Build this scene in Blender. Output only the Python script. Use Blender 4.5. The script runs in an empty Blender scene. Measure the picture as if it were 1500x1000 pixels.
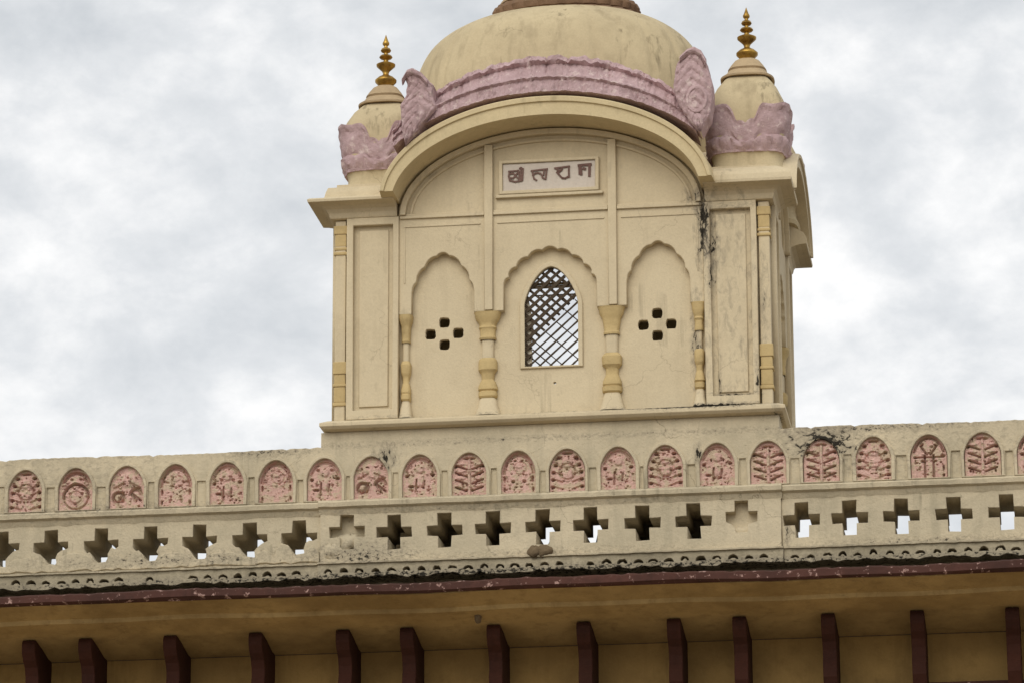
import bpy, bmesh, math, random
import numpy as np
from mathutils import Vector, Matrix
R = math.radians
random.seed(7)
S = bpy.context.scene
COL = S.collection

# ------------------------------------------------------------------ camera
cam_d = bpy.data.cameras.new("camera"); cam = bpy.data.objects.new("camera", cam_d); COL.objects.link(cam)
S.camera = cam
pitch, yaw, roll, dist = R(16), math.atan(.14), R(.25), 6000/190.
d = Vector((-math.sin(yaw)*math.cos(pitch), math.cos(yaw)*math.cos(pitch), math.sin(pitch)))
r0 = Vector((math.cos(yaw), math.sin(yaw), 0)); u0 = r0.cross(d)
rr = r0*math.cos(roll) - u0*math.sin(roll); uu = u0*math.cos(roll) + r0*math.sin(roll)
m = Matrix((rr, uu, -d)).transposed().to_4x4()
m.translation = Vector((0, 0, 10)) - d*dist
cam.matrix_world = m
cam_d.sensor_width = 36; cam_d.lens = 144; cam_d.clip_start = .5; cam_d.clip_end = 3000

# ------------------------------------------------------------------ world and sun (overcast)
SUN_EL, SUN_AZ = R(36), R(192)          # azimuth clockwise from +Y
w = bpy.data.worlds.new("World"); S.world = w; w.use_nodes = True
nt = w.node_tree; nt.nodes.clear()
def N(t, ty, **kw):
    n = t.nodes.new(ty)
    for k, v in kw.items():
        if k.startswith('i_'):
            n.inputs[k[2:].replace('_', ' ')].default_value = v
        else: setattr(n, k, v)
    return n
out = N(nt, 'ShaderNodeOutputWorld'); bg = N(nt, 'ShaderNodeBackground'); bg2 = N(nt, 'ShaderNodeBackground')
sky = N(nt, 'ShaderNodeTexSky', sky_type='NISHITA', sun_disc=False, sun_elevation=SUN_EL, sun_rotation=SUN_AZ)
nt.links.new(sky.outputs[0], bg.inputs[0]); bg.inputs[1].default_value = .1
tc = N(nt, 'ShaderNodeTexCoord')
mp = N(nt, 'ShaderNodeMapping'); mp.inputs['Scale'].default_value = (1, 1, 1.45); mp.inputs['Rotation'].default_value = (R(8), R(24), 0)
nt.links.new(tc.outputs['Generated'], mp.inputs[0])
n1 = N(nt, 'ShaderNodeTexNoise'); n1.inputs['Scale'].default_value = 27; n1.inputs['Detail'].default_value = 8; n1.inputs['Roughness'].default_value = .58; n1.inputs['Distortion'].default_value = .08
n2 = N(nt, 'ShaderNodeTexNoise'); n2.inputs['Scale'].default_value = 4.5; n2.inputs['Detail'].default_value = 3
nt.links.new(mp.outputs[0], n1.inputs[0]); nt.links.new(mp.outputs[0], n2.inputs[0])
mx = N(nt, 'ShaderNodeMix', data_type='FLOAT'); mx.inputs[0].default_value = .32
nt.links.new(n1.outputs[0], mx.inputs[2]); nt.links.new(n2.outputs[0], mx.inputs[3])
cr = N(nt, 'ShaderNodeValToRGB')
e = cr.color_ramp.elements
e[0].position = .36; e[0].color = (.54, .565, .59, 1)
e[1].position = .64; e[1].color = (.89, .885, .878, 1)
q = e.new(.5); q.color = (.68, .695, .71, 1)
nt.links.new(mx.outputs[0], cr.inputs[0]); nt.links.new(cr.outputs[0], bg2.inputs[0]); bg2.inputs[1].default_value = 1.0
mixs = N(nt, 'ShaderNodeMixShader'); mixs.inputs[0].default_value = .96
nt.links.new(bg.outputs[0], mixs.inputs[1]); nt.links.new(bg2.outputs[0], mixs.inputs[2]); nt.links.new(mixs.outputs[0], out.inputs[0])
sl = bpy.data.lights.new("sun", 'SUN'); so = bpy.data.objects.new("sun", sl); COL.objects.link(so)
sl.energy = 1.3; sl.angle = R(45); sl.color = (1, .95, .86)
sd = Vector((math.sin(SUN_AZ)*math.cos(SUN_EL), math.cos(SUN_AZ)*math.cos(SUN_EL), math.sin(SUN_EL)))
so.rotation_euler = sd.to_track_quat('Z', 'Y').to_euler(); so.location = (0, -10, 40)
S.view_settings.view_transform = 'Standard'; S.view_settings.look = 'None'; S.view_settings.exposure = .25; S.view_settings.gamma = 1

# ------------------------------------------------------------------ materials
def ramp(t, src, stops):
    c = N(t, 'ShaderNodeValToRGB'); el = c.color_ramp.elements
    el[0].position, el[0].color = stops[0][0], (*stops[0][1], 1)
    el[1].position, el[1].color = stops[-1][0], (*stops[-1][1], 1)
    for p, cc in stops[1:-1]:
        x = el.new(p); x.color = (*cc, 1)
    t.links.new(src, c.inputs[0]); return c.outputs[0]
def mixc(t, fac, a, b, mode='MIX'):
    n = N(t, 'ShaderNodeMix', data_type='RGBA', blend_type=mode)
    for s, v in ((n.inputs[0], fac), (n.inputs[6], a), (n.inputs[7], b)):
        if isinstance(v, (int, float)): s.default_value = v
        elif isinstance(v, tuple): s.default_value = (*v, 1)
        else: t.links.new(v, s)
    return n.outputs[2]
def math_(t, op, a, b=None, clamp=False):
    n = N(t, 'ShaderNodeMath', operation=op); n.use_clamp = clamp
    for s, v in zip(n.inputs, (a, b)):
        if v is None: continue
        if isinstance(v, (int, float)): s.default_value = v
        else: t.links.new(v, s)
    return n.outputs[0]
def noise(t, pos, scale, detail=5, rough=.6, sc=None, dist_=0):
    if sc:
        mpn = N(t, 'ShaderNodeMapping'); mpn.inputs['Scale'].default_value = sc; t.links.new(pos, mpn.inputs[0]); pos = mpn.outputs[0]
    n = N(t, 'ShaderNodeTexNoise'); n.inputs['Scale'].default_value = scale; n.inputs['Detail'].default_value = detail
    n.inputs['Roughness'].default_value = rough; n.inputs['Distortion'].default_value = dist_
    t.links.new(pos, n.inputs[0]); return n.outputs[0]
BLACK = (0, 0, 0); WHITE = (1, 1, 1)
def plaster(name, base, dirt, amt=.5, regions=(), mould=(.012, .01, .007), streak=.35, spots=.0, rough=.85, bump=.35, chip=None, chipamt=0., cracks=0., runs=.35):
    mt = bpy.data.materials.new(name); mt.use_nodes = True; t = mt.node_tree
    b = t.nodes['Principled BSDF']; b.inputs['Roughness'].default_value = rough
    b.inputs['Specular IOR Level'].default_value = .2
    pos = N(t, 'ShaderNodeNewGeometry').outputs['Position']
    big = noise(t, pos, 1.7, 6, .6); mid = noise(t, pos, 9, 6, .65); fine = noise(t, pos, 60, 5, .7)
    col = mixc(t, ramp(t, big, [(.38, BLACK), (.66, (amt,)*3)]), base, dirt)
    col = mixc(t, ramp(t, mid, [(.5, BLACK), (.72, (amt*.8,)*3)]), col, dirt)
    if streak:
        st = noise(t, pos, 7, 4, .6, sc=(1, 1, .09))
        col = mixc(t, ramp(t, st, [(.53, BLACK), (.7, (streak,)*3)]), col, dirt)
    col = mixc(t, .22, col, ramp(t, fine, [(.3, (.55, .55, .55)), (.65, (1.0, 1.0, 1.0))]), 'MULTIPLY')
    if chip:
        ch = noise(t, pos, 16, 8, .7)
        col = mixc(t, ramp(t, ch, [(.60-.12*chipamt, BLACK), (.63-.1*chipamt, (.85,)*3)]), col, chip)
    sp = noise(t, pos, 22, 8, .75, dist_=.6)
    if spots:
        msk = ramp(t, noise(t, pos, 2.3, 3), [(.45, BLACK), (.62, WHITE)])
        f = math_(t, 'MULTIPLY', ramp(t, sp, [(.62, BLACK), (.67, (spots,)*3)]), msk)
        col = mixc(t, f, col, mould)
    if cracks:
        wn = N(t, 'ShaderNodeTexNoise'); wn.inputs['Scale'].default_value = 3.; wn.inputs['Detail'].default_value = 6; t.links.new(pos, wn.inputs[0])
        wa = N(t, 'ShaderNodeVectorMath', operation='MULTIPLY_ADD'); t.links.new(wn.outputs[1], wa.inputs[0]); wa.inputs[1].default_value = (.7, .7, .7); t.links.new(pos, wa.inputs[2])
        vo = N(t, 'ShaderNodeTexVoronoi', feature='DISTANCE_TO_EDGE'); vo.inputs['Scale'].default_value = 1.5; t.links.new(wa.outputs[0], vo.inputs[0])
        ck = math_(t, 'MULTIPLY', ramp(t, vo.outputs[0], [(.002, WHITE), (.007, BLACK)]), ramp(t, noise(t, pos, 1.3, 2), [(.5, BLACK), (.62, (cracks,)*3)]))
        col = mixc(t, ck, col, (.12, .09, .06))
    rn = math_(t, 'MULTIPLY', noise(t, pos, 22, 4, .6, sc=(1, 1, .05)), ramp(t, noise(t, pos, 2.1, 3, .5), [(.42, BLACK), (.62, WHITE)]))
    col = mixc(t, ramp(t, rn, [(.50, BLACK), (.72, (runs,)*3)]), col, tuple(.5*c_ for c_ in dirt))
    for (c, rad, dens) in regions:
        s1 = N(t, 'ShaderNodeVectorMath', operation='SUBTRACT'); t.links.new(pos, s1.inputs[0]); s1.inputs[1].default_value = c
        s2 = N(t, 'ShaderNodeVectorMath', operation='DIVIDE'); t.links.new(s1.outputs[0], s2.inputs[0]); s2.inputs[1].default_value = rad
        ln = N(t, 'ShaderNodeVectorMath', operation='LENGTH'); t.links.new(s2.outputs[0], ln.inputs[0])
        inv = math_(t, 'SUBTRACT', 1., ln.outputs['Value'], True)
        spp = noise(t, pos, 30 if rad[2] < .2 or rad[0] < .2 else 18, 7, .7, sc=(1, 1, .45 if rad[0] < rad[2] else 1.5), dist_=.5)
        v = math_(t, 'ADD', spp, math_(t, 'MULTIPLY', inv, dens))
        v = math_(t, 'MULTIPLY', v, math_(t, 'GREATER_THAN', inv, 0.001))
        grey = ramp(t, v, [(.5, BLACK), (.74, (.75,)*3)])
        col = mixc(t, grey, col, (.27, .23, .17))
        blk = ramp(t, v, [(.70, BLACK), (.74, (.95,)*3)])
        col = mixc(t, blk, col, mould)
    t.links.new(col, b.inputs['Base Color'])
    bp = N(t, 'ShaderNodeBump'); bp.inputs['Strength'].default_value = bump; bp.inputs['Distance'].default_value = .012
    hs = math_(t, 'ADD', math_(t, 'MULTIPLY', fine, .5), mid)
    hs = math_(t, 'ADD', hs, math_(t, 'MULTIPLY', sp, .8))
    t.links.new(hs, bp.inputs['Height']); t.links.new(bp.outputs[0], b.inputs['Normal'])
    return mt
CREAM = (.66, .555, .375); CDIRT = (.48, .395, .26)
M = {}
M['cream'] = plaster('cream_plaster', CREAM, CDIRT, .3, streak=.3, cracks=.28, runs=.4, regions=[
    ((1.70, 0, 10.3), (.26, .5, 1.0), .02), ((1.68, 0, 11.0), (.3, .5, .03), .12), ((1.95, 0, 10.2), (.05, .5, .5), .1),
    ((1.50, 0, 10.85), (.09, .5, .46), .34), ((1.56, 0, 10.7), (.07, .5, .22), .30), ((1.55, 0, 10.45), (.05, .5, .2), .2), ((1.42, 0, 9.95), (.06, .4, .45), .26),
    ((1.40, 0, 9.415), (.80, .5, .035), .42), ((.3, 0, 9.425), (.8, .4, .03), .10), ((1.72, 0, 9.51), (.25, .4, .022), .30),
    ((1.89, 0, 9.62), (.02, .4, .14), .3), ((1.60, 0, 9.62), (.02, .4, .14), .3), ((-.75, 0, 9.43), (.8, .3, .025), .1),
    ((1.42, -.2, 11.10), (.12, .5, .14), .2), ((2.03, .1, 9.33), (.05, .3, .14), .3)])
M['dome'] = plaster('dome_plaster', (.60, .495, .31), (.34, .27, .165), .35, streak=.6, cracks=.5, runs=.9)
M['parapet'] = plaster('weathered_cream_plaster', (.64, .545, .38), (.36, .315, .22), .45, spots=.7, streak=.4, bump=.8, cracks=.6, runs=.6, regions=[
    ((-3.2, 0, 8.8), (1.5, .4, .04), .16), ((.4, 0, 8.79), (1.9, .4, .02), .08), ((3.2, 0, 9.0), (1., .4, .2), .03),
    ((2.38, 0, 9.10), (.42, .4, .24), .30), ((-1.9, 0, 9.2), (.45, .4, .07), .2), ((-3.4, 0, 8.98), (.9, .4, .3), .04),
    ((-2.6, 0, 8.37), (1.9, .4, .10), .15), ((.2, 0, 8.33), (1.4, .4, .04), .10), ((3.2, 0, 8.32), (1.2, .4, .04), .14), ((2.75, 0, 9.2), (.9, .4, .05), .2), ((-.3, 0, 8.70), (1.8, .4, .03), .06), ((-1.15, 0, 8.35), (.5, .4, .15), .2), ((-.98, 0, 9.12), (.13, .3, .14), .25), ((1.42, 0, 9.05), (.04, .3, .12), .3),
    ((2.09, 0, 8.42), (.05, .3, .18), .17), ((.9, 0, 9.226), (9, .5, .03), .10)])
M['fringe'] = plaster('eroded_plaster', (.52, .445, .31), (.25, .215, .145), .8, spots=.95, bump=1., regions=[((0, 0, 8.19), (9.5, .4, .06), .25)])
M['ochre'] = plaster('ochre_plaster', (.51, .365, .165), (.28, .19, .08), .8, streak=.25, bump=.4, cracks=.3)
M['ochre_wall'] = plaster('ochre_wall_plaster', (.42, .27, .095), (.24, .15, .055), .7, streak=.5, bump=.3)
M['yellow'] = plaster('yellow_paint', (.61, .46, .225), (.36, .27, .13), .55, streak=.2, bump=.4)
M['lip'] = plaster('pale_yellow_plaster', (.66, .54, .325), (.45, .365, .215), .35, streak=.2)
M['mauve'] = plaster('mauve_plaster', (.62, .445, .45), (.36, .235, .235), .55, streak=.4, spots=.6, bump=1.3, mould=(.09, .05, .045), chip=(.68, .54, .51), chipamt=.3, runs=.5)
M['pink'] = plaster('pink_relief_plaster', (.72, .475, .405), (.46, .28, .225), .5, streak=.1, spots=.35, bump=.9, chip=(.55, .44, .31), chipamt=.9, mould=(.07, .03, .02))
M['brown'] = plaster('brown_painted_plaster', (.25, .155, .095), (.12, .07, .04), .6, streak=.2, bump=.6)
M['tan'] = plaster('tan_plaster', (.50, .375, .225), (.30, .215, .13), .5, streak=.2, bump=.5)
M['maroon'] = plaster('maroon_paint', (.095, .040, .030), (.035, .018, .014), .6, streak=.1, bump=.5, chip=(.42, .27, .23), chipamt=.10)
M['bracket'] = plaster('dark_maroon_wood', (.058, .019, .011), (.024, .009, .006), .5, streak=.3, bump=.5, rough=.8)
M['white'] = plaster('white_plaque_plaster', (.64, .57, .49), (.50, .42, .35), .3, streak=.2)
M['letter'] = plaster('maroon_lettering', (.15, .085, .07), (.26, .17, .14), .6, streak=0)
M['backing'] = plaster('whitewashed_panel', (.80, .72, .56), (.6, .52, .4), .3, streak=.1)
M['dark'] = plaster('dark_timber', (.085, .062, .04), (.045, .03, .02), .5, streak=0)
M['mud'] = plaster('dried_mud', (.20, .145, .085), (.10, .07, .04), .6, bump=1)
M['groove_shade'] = plaster('black_groove_shade', (.030, .024, .016), (.075, .06, .035), .5, bump=1)  # near-black base colour paints the shade of the gap under the fringe
M['roof'] = plaster('roof_slab', (.09, .075, .06), (.05, .045, .04), .6)
g = bpy.data.materials.new('gilded_metal'); g.use_nodes = True; b = g.node_tree.nodes['Principled BSDF']
b.inputs['Metallic'].default_value = .85; b.inputs['Roughness'].default_value = .42
po = N(g.node_tree, 'ShaderNodeNewGeometry').outputs['Position']
g.node_tree.links.new(ramp(g.node_tree, noise(g.node_tree, po, 14), [(.35, (.22, .12, .025)), (.65, (.50, .31, .07))]), b.inputs['Base Color']); M['gold'] = g
g = bpy.data.materials.new('dusty_ground'); g.use_nodes = True; b = g.node_tree.nodes['Principled BSDF']; b.inputs['Roughness'].default_value = .95
po = N(g.node_tree, 'ShaderNodeNewGeometry').outputs['Position']
g.node_tree.links.new(ramp(g.node_tree, noise(g.node_tree, po, .4, 8), [(.35, (.22, .175, .125)), (.65, (.33, .275, .205))]), b.inputs['Base Color']); M['ground'] = g

# ------------------------------------------------------------------ helpers
def link_mesh(name, me, mat, parent=None, smooth=False):
    me.materials.clear(); me.materials.append(M[mat] if isinstance(mat, str) else mat)
    o = bpy.data.objects.new(name, me); COL.objects.link(o)
    if smooth:
        for p in me.polygons: p.use_smooth = True
    if parent:
        o.parent = parent
        base = Vector((0, 0, 0)); pp = parent
        while pp: base += pp.location; pp = pp.parent
        o.location = -base
    return o
def empty(name, loc, label, cat, group=None):
    o = bpy.data.objects.new(name, None); COL.objects.link(o); o.location = loc; o.empty_display_size = .3
    o['label'] = label; o['category'] = cat
    if group: o['group'] = group
    return o
class MB:
    def __init__(s): s.v = []; s.f = []
    def add(s, vs, fs, tf=None):
        k = len(s.v)
        s.v += [tuple(tf @ Vector(v)) if tf else tuple(v) for v in vs]
        s.f += [tuple(i+k for i in f) for f in fs]
    def box(s, x0, x1, y0, y1, z0, z1, tf=None):
        s.add([(x0,y0,z0),(x1,y0,z0),(x1,y1,z0),(x0,y1,z0),(x0,y0,z1),(x1,y0,z1),(x1,y1,z1),(x0,y1,z1)],
              [(0,3,2,1),(4,5,6,7),(0,1,5,4),(1,2,6,5),(2,3,7,6),(3,0,4,7)], tf)
    def grid(s, P, tf=None, closed=False):
        ny, nx = len(P), len(P[0]); vs = [p for row in P for p in row]
        fs = []
        for j in range(ny-1):
            for i in range(nx - (0 if closed else 1)):
                i2 = (i+1) % nx
                fs.append((j*nx+i, j*nx+i2, (j+1)*nx+i2, (j+1)*nx+i))
        s.add(vs, fs, tf)
    def rings(s, rs, tf=None):       # loft closed rings (lists of points) and cap the ends
        n = len(rs[0]); s.grid(rs, tf, True); k = len(s.v)
        s.f.append(tuple(k-n*len(rs)+i for i in reversed(range(n)))); s.f.append(tuple(k-n+i for i in range(n)))
    def build(s, name, mat, parent=None, smooth=False, bevel=0, angle=None):
        me = bpy.data.meshes.new(name); me.from_pydata(s.v, [], s.f); me.update()
        bm = bmesh.new(); bm.from_mesh(me)
        if bevel:
            bmesh.ops.remove_doubles(bm, verts=bm.verts, dist=1e-5)
            ed = [e for e in bm.edges if len(e.link_faces) == 2 and e.calc_face_angle(0) > R(30)]
            bmesh.ops.bevel(bm, geom=ed, offset=bevel, segments=2, profile=.6, affect='EDGES', clamp_overlap=True)
        bmesh.ops.recalc_face_normals(bm, faces=bm.faces); bm.to_mesh(me); bm.free()
        o = link_mesh(name, me, mat, parent, smooth)
        if smooth: me.set_sharp_from_angle(angle=angle or R(40))
        return o
def plate_mesh(outer, holes, y0, y1, bevel=.004, tf=None):
    cu = bpy.data.curves.new('c', 'CURVE'); cu.dimensions = '2D'; cu.fill_mode = 'BOTH'
    for pts in [outer]+list(holes):
        sp = cu.splines.new('POLY'); sp.points.add(len(pts)-1); sp.use_cyclic_u = True
        for p, (x, z) in zip(sp.points, pts): p.co = (x, z, 0, 1)
    cu.extrude = max((y1-y0)/2-bevel, .0005); cu.bevel_depth = bevel; cu.bevel_resolution = 1; cu.offset = -bevel
    o = bpy.data.objects.new('c', cu); COL.objects.link(o)
    bpy.context.view_layer.update()
    me = bpy.data.meshes.new_from_object(o.evaluated_get(bpy.context.evaluated_depsgraph_get()))
    bpy.data.objects.remove(o); bpy.data.curves.remove(cu)
    mt = Matrix(((1,0,0,0),(0,0,-1,(y0+y1)/2),(0,1,0,0),(0,0,0,1)))
    me.transform((tf @ mt) if tf else mt)
    return me
def plate(name, outer, holes, y0, y1, mat, parent, bevel=.004, tf=None):
    return link_mesh(name, plate_mesh(outer, holes, y0, y1, bevel, tf), mat, parent)
def joined(name, meshes, mat, parent):
    bm = bmesh.new()
    for me in meshes:
        bm.from_mesh(me); bpy.data.meshes.remove(me)
    me = bpy.data.meshes.new(name); bm.to_mesh(me); bm.free()
    return link_mesh(name, me, mat, parent)
def rect(x0, x1, z0, z1): return [(x0, z0), (x1, z0), (x1, z1), (x0, z1)]
def pointed(cx, hw, zb, zs, za, n=14, k=1.75, e=.72):
    """pointed arch outline, open bottom corners at zb"""
    pts = [(cx-hw, zb), (cx+hw, zb)] if zb is not None else []
    for i in range(2*n+1):
        s_ = math.cos(math.pi*i/(2*n))
        pts.append((cx+hw*s_, zs+(za-zs)*max(0, 1-abs(s_)**k)**e))
    if zb is not None and abs(zs-zb) < 1e-6: pts = pts[2:]
    return pts
def cusped(cx, hw, zs, za, lobes=9, amp=.02, n=72):
    pts = []
    for i in range(n+1):
        th = math.pi*i/n; s_ = math.cos(th)
        x = hw*s_; z = (za-zs)*max(0, 1-abs(s_)**1.75)**.66
        c = abs(math.sin(lobes*th))           # 0 at the cusps
        nx_, nz_ = math.cos(th), math.sin(th)
        a = amp*(1-c)**1.3 if 2 < i < n-2 else 0
        pts.append((cx+x-nx_*a, zs+z-nz_*a*.9))
    return pts          # right to left
def superlathe(prof, n=4., seg=64, sx=1., sy=1., cx=0, cy=0, tf=None, zmod=None, rmod=None):
    rows = []
    for (r_, z) in prof:
        row = []
        for k in range(seg):
            a = 2*math.pi*k/seg; c, s_ = math.cos(a), math.sin(a)
            q_ = (abs(c)**n+abs(s_)**n)**(-1./n)
            rad = r_*q_
            if rmod: rad = rmod(rad, z, a)
            zz = zmod(z, a) if zmod else z
            row.append((cx+sx*rad*c, cy+sy*rad*s_, zz))
        rows.append(row)
    return rows

# ================================================================== ground
gm = MB(); gm.add([(-600,-600,0),(600,-600,0),(600,600,0),(-600,600,0)], [(0,1,2,3)])
go = gm.build('ground', 'ground'); go['kind'] = 'structure'

# ================================================================== building below the parapet
BX0, BX1 = -9., 9.6
bld = empty('palace_building', (0, 3, 0), 'ochre palace facade with overhanging maroon edged eave and row of dark brackets', 'building')
b_ = MB(); b_.box(BX0, BX1, .3, 7.5, 0, 7.66); b_.build('wall', 'ochre_wall', bld)
b_ = MB()
prof = [(-.78, 7.94), (-.60, 7.96), (.30, 8.03), (.30, 7.665), (.20, 7.672), (-.02, 7.715), (-.18, 7.737), (-.30, 7.75), (-.52, 7.785), (-.54, 7.815), (-.78, 7.870)]
nx = 140; P = []
for i in range(nx+1):
    x = BX0+(BX1-BX0)*i/nx
    P.append([(x, y, z+(.006*math.sin(x*1.9)+.004*math.sin(x*5.1+1) if y < -.4 else 0)) for (y, z) in prof])
b_.rings(P); eave = b_.build('eave', 'ochre', bld, True, angle=R(25))
b_ = MB(); P = []
nx = 420
for i in range(nx+1):
    x = BX0+(BX1-BX0)*i/nx; s_ = .006*math.sin(x*1.9)+.004*math.sin(x*5.1+1)
    j1, j2 = random.uniform(-.005, .005), random.uniform(-.003, .003)
    P.append([(x, -.80+j2, 7.874+s_+j2), (x, -.825+j2, 7.890+s_), (x, -.82+j2, 7.938+s_+j1), (x, -.79, 7.955+s_+j1), (x, -.60, 7.985+j1), (x, -.60, 7.92), (x, -.785, 7.873)])
b_.rings(P); b_.build('eave_edge', 'maroon', eave, True, angle=R(35))
b_ = MB(); b_.box(BX0, BX1, .62, 7.5, 8.0351, 8.2); b_.box(BX0, BX1, .301, 7.5, 7.661, 8.035); b_.build('roof', 'roof', bld)
b_ = MB(); b_.box(BX0, BX1, .20, .299, 7.19, 7.275); b_.build('string_course', 'maroon', bld, bevel=.01)
# strip on the eave top, coloured near-black as shade in the parapet-foot groove
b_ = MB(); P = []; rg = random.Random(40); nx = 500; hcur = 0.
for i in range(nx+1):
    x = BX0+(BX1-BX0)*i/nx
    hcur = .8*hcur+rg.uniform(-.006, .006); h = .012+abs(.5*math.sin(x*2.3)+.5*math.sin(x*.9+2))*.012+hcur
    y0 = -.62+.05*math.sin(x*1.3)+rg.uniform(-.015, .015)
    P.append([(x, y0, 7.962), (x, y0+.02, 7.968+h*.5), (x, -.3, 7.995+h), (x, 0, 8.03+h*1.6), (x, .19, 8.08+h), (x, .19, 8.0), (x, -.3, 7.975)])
b_.rings(P); b_.build('groove_shade_strip', 'groove_shade', eave, True)
# brackets: front nose, scrolled underside running back to the wall
bp_ = [(-.215, 7.735), (-.235, 7.70), (-.23, 7.64), (-.19, 7.585), (-.13, 7.54), (-.10, 7.48), (-.095, 7.42), (-.12, 7.36), (-.11, 7.28), (-.05, 7.19), (.04, 7.11), (.16, 7.04), (.30, 7.0), (.30, 7.668), (.20, 7.668), (-.02, 7.711), (-.18, 7.733)]
bm_ = MB()
L_ = [(-.052, y, z) for y, z in bp_]; Rr = [(.052, y, z) for y, z in bp_]
bm_.rings([L_, Rr])
first = None
BRX = [-6.35, -5.68, -5.02, -4.34, -3.70, -3.26, -2.60, -1.94, -1.27, -.78, -.12, .56, 1.24, 1.73, 2.39, 3.05, 3.75, 4.42, 5.1, 5.8]
for i, x in enumerate(BRX):
    if first is None:
        first = bm_.build('bracket', 'bracket', bld, bevel=.008); o = first
    else:
        o = first.copy(); COL.objects.link(o)
    base = -bld.location
    o.location = (base.x+x, base.y, base.z)
    o['group'] = 'dark brackets under the eave'

# ================================================================== parapet
TX = .305                                # turret centre line
PX0, PX1 = -9., 9.6
CS0, CS1 = -1.49, 2.045                  # centre section, slightly proud
T = .60
par = empty('parapet_wall', (0, .3, 8.2), 'long cream parapet with pink carved arch panels and cross shaped openings', 'parapet')
def cross_pts(cx, cz, ru=0., seed=0, flare=0.):
    h, v, a, b2 = .137, .135, .052, .040
    rg = random.Random(seed)
    up = [(cx-a, cz+b2), (cx-h, cz+b2), (cx-h, cz-b2), (cx-a, cz-b2), (cx-a, cz-v), (cx+a, cz-v), (cx+a, cz-b2), (cx+h, cz-b2), (cx+h, cz+b2), (cx+a, cz+b2), (cx+a, cz+v), (cx-a, cz+v)]
    if flare:
        def f(): return rg.uniform(-.014, .014)
        up = [(cx-a, cz+b2), (cx-h, cz+b2), (cx-h, cz-b2+.01), (cx-h+.025, cz-b2-.01+f()), (cx-.085+f(), cz-.052), (cx-.06+f(), cz-.085), (cx-a*.7+f(), cz-v*.85), (cx-.02, cz-v+f()*.5),
              (cx+a*.8+f(), cz-v+f()), (cx+a*.9+f(), cz-.085), (cx+.05, cz-.055+f()), (cx+.075+f(), cz-.028+f()), (cx+h-.03, cz-b2+.02+f()*.7), (cx+h, cz-b2+.03), (cx+h, cz+b2), (cx+a, cz+b2), (cx+a, cz+v), (cx-a, cz+v)]
    j = .004
    return [(x+rg.uniform(-j, j), z+rg.uniform(-j, j)) for x, z in up]
CR = [-3.614+.388*i for i in range(-13, 6)]
CRs = [(x, 8.527) for x in CR if x < -1.5]
CRL = [-3.614, -3.214, -2.826, -2.44, -2.044, -1.66]; 
left = [-3.614-.39*i for i in range(13, 0, -1) if -3.614-.39*i > PX0+.2]+CRL
cent = [-.918, -.527, -.153, .230, .596, .992, 1.382]
right = [2.196, 2.558, 2.947, 3.341, 3.733]+[3.733+.39*i for i in range(1, 15) if 3.733+.39*i < PX1-.2]
def topline(x0, x1, z, seed, jit=.006, step=.03):
    rg = random.Random(seed); pts = []; n = int((x1-x0)/step)
    for i in range(n+1):
        x = x0+(x1-x0)*i/n
        dz = rg.uniform(-jit, jit)*.5+.006*math.sin(x*3.1)
        if rg.random() < .06: dz -= rg.uniform(.004, .014)
        pts.append((x, z+dz))
    return pts
ZB = 8.30
# lower wall with the pierced crosses, full thickness
def wall_section(name, x0, x1, crosses, yf, ztop, flares=(), mat='parapet', blind=(), tj=None):
    outer = [(x0, ZB), (x1, ZB)] + (list(reversed(topline(x0, x1, ztop, 5))) if tj else [(x1, ztop), (x0, ztop)])
    holes = [cross_pts(x, 8.517, seed=int(x*100)+999, flare=(x in flares)) for x in crosses]
    o = plate(name, outer, holes, yf, T, mat, par, .004)
    return o
LE = 8.75                                 # top of cross zone
wall_section('cross_wall', PX0, CS0-.001, left, .03, LE, flares=set(left))
wall_section('cross_wall', CS1+.001, PX1, right, .03, LE)
# centre: pierced + two shallow blind crosses (front skin holes over a solid core)
BL = [-1.283, 1.745]
skin = plate('cross_wall', rect(CS0, CS1, ZB, LE), [cross_pts(x, 8.53, seed=int(x*77)+50, flare=0) for x in cent]+
             [cross_pts(BL[0], 8.545, seed=3, flare=0), [(BL[1]+dx, 8.55+dz) for dx, dz in [(-.05,.04),(-.12,.04),(-.12,-.035),(-.075,-.06),(-.05,-.09),(-.045,-.12),(.045,-.12),(.05,-.06),(.12,-.04),(.12,.04),(.05,.04),(.05,.125),(-.05,.125)]]], 0, .09, 'parapet', par, .004)
plate('wall_core', rect(CS0+.005, CS1-.005, ZB, LE), [cross_pts(x, 8.53, seed=int(x*77)+50) for x in cent], .0905, T, 'parapet', par, .002)
# patched plaster lumps inside the blind crosses
def lump(mb, c, rad, seed, nu=14, nv=10, amp=.22):
    rg = random.Random(seed); ph = [rg.uniform(0, 6.3) for _ in range(8)]
    rows = []
    for j in range(nv+1):
        v = math.pi*(.02+.96*j/nv); row = []
        for i in range(nu):
            a = 2*math.pi*i/nu
            k = 1+amp*(math.sin(3*a+ph[0])*math.sin(2*v+ph[1])+.6*math.sin(5*a+ph[2])*math.sin(4*v+ph[3])+.4*math.sin(2*a+ph[4]))
            row.append((c[0]+rad[0]*k*math.sin(v)*math.cos(a), c[1]+rad[1]*k*math.sin(v)*math.sin(a), c[2]-rad[2]*k*math.cos(v)))
        rows.append(row)
    mb.rings(rows)
b_ = MB(); lump(b_, (-1.27, .07, 8.47), (.10, .06, .07), 4); lump(b_, (-1.40, .0, 8.40), (.07, .02, .05), 14); lump(b_, (1.745, .092, 8.455), (.10, .03, .035), 9, amp=.06)
b_.build('plaster_patch', 'parapet', par, True)
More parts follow.
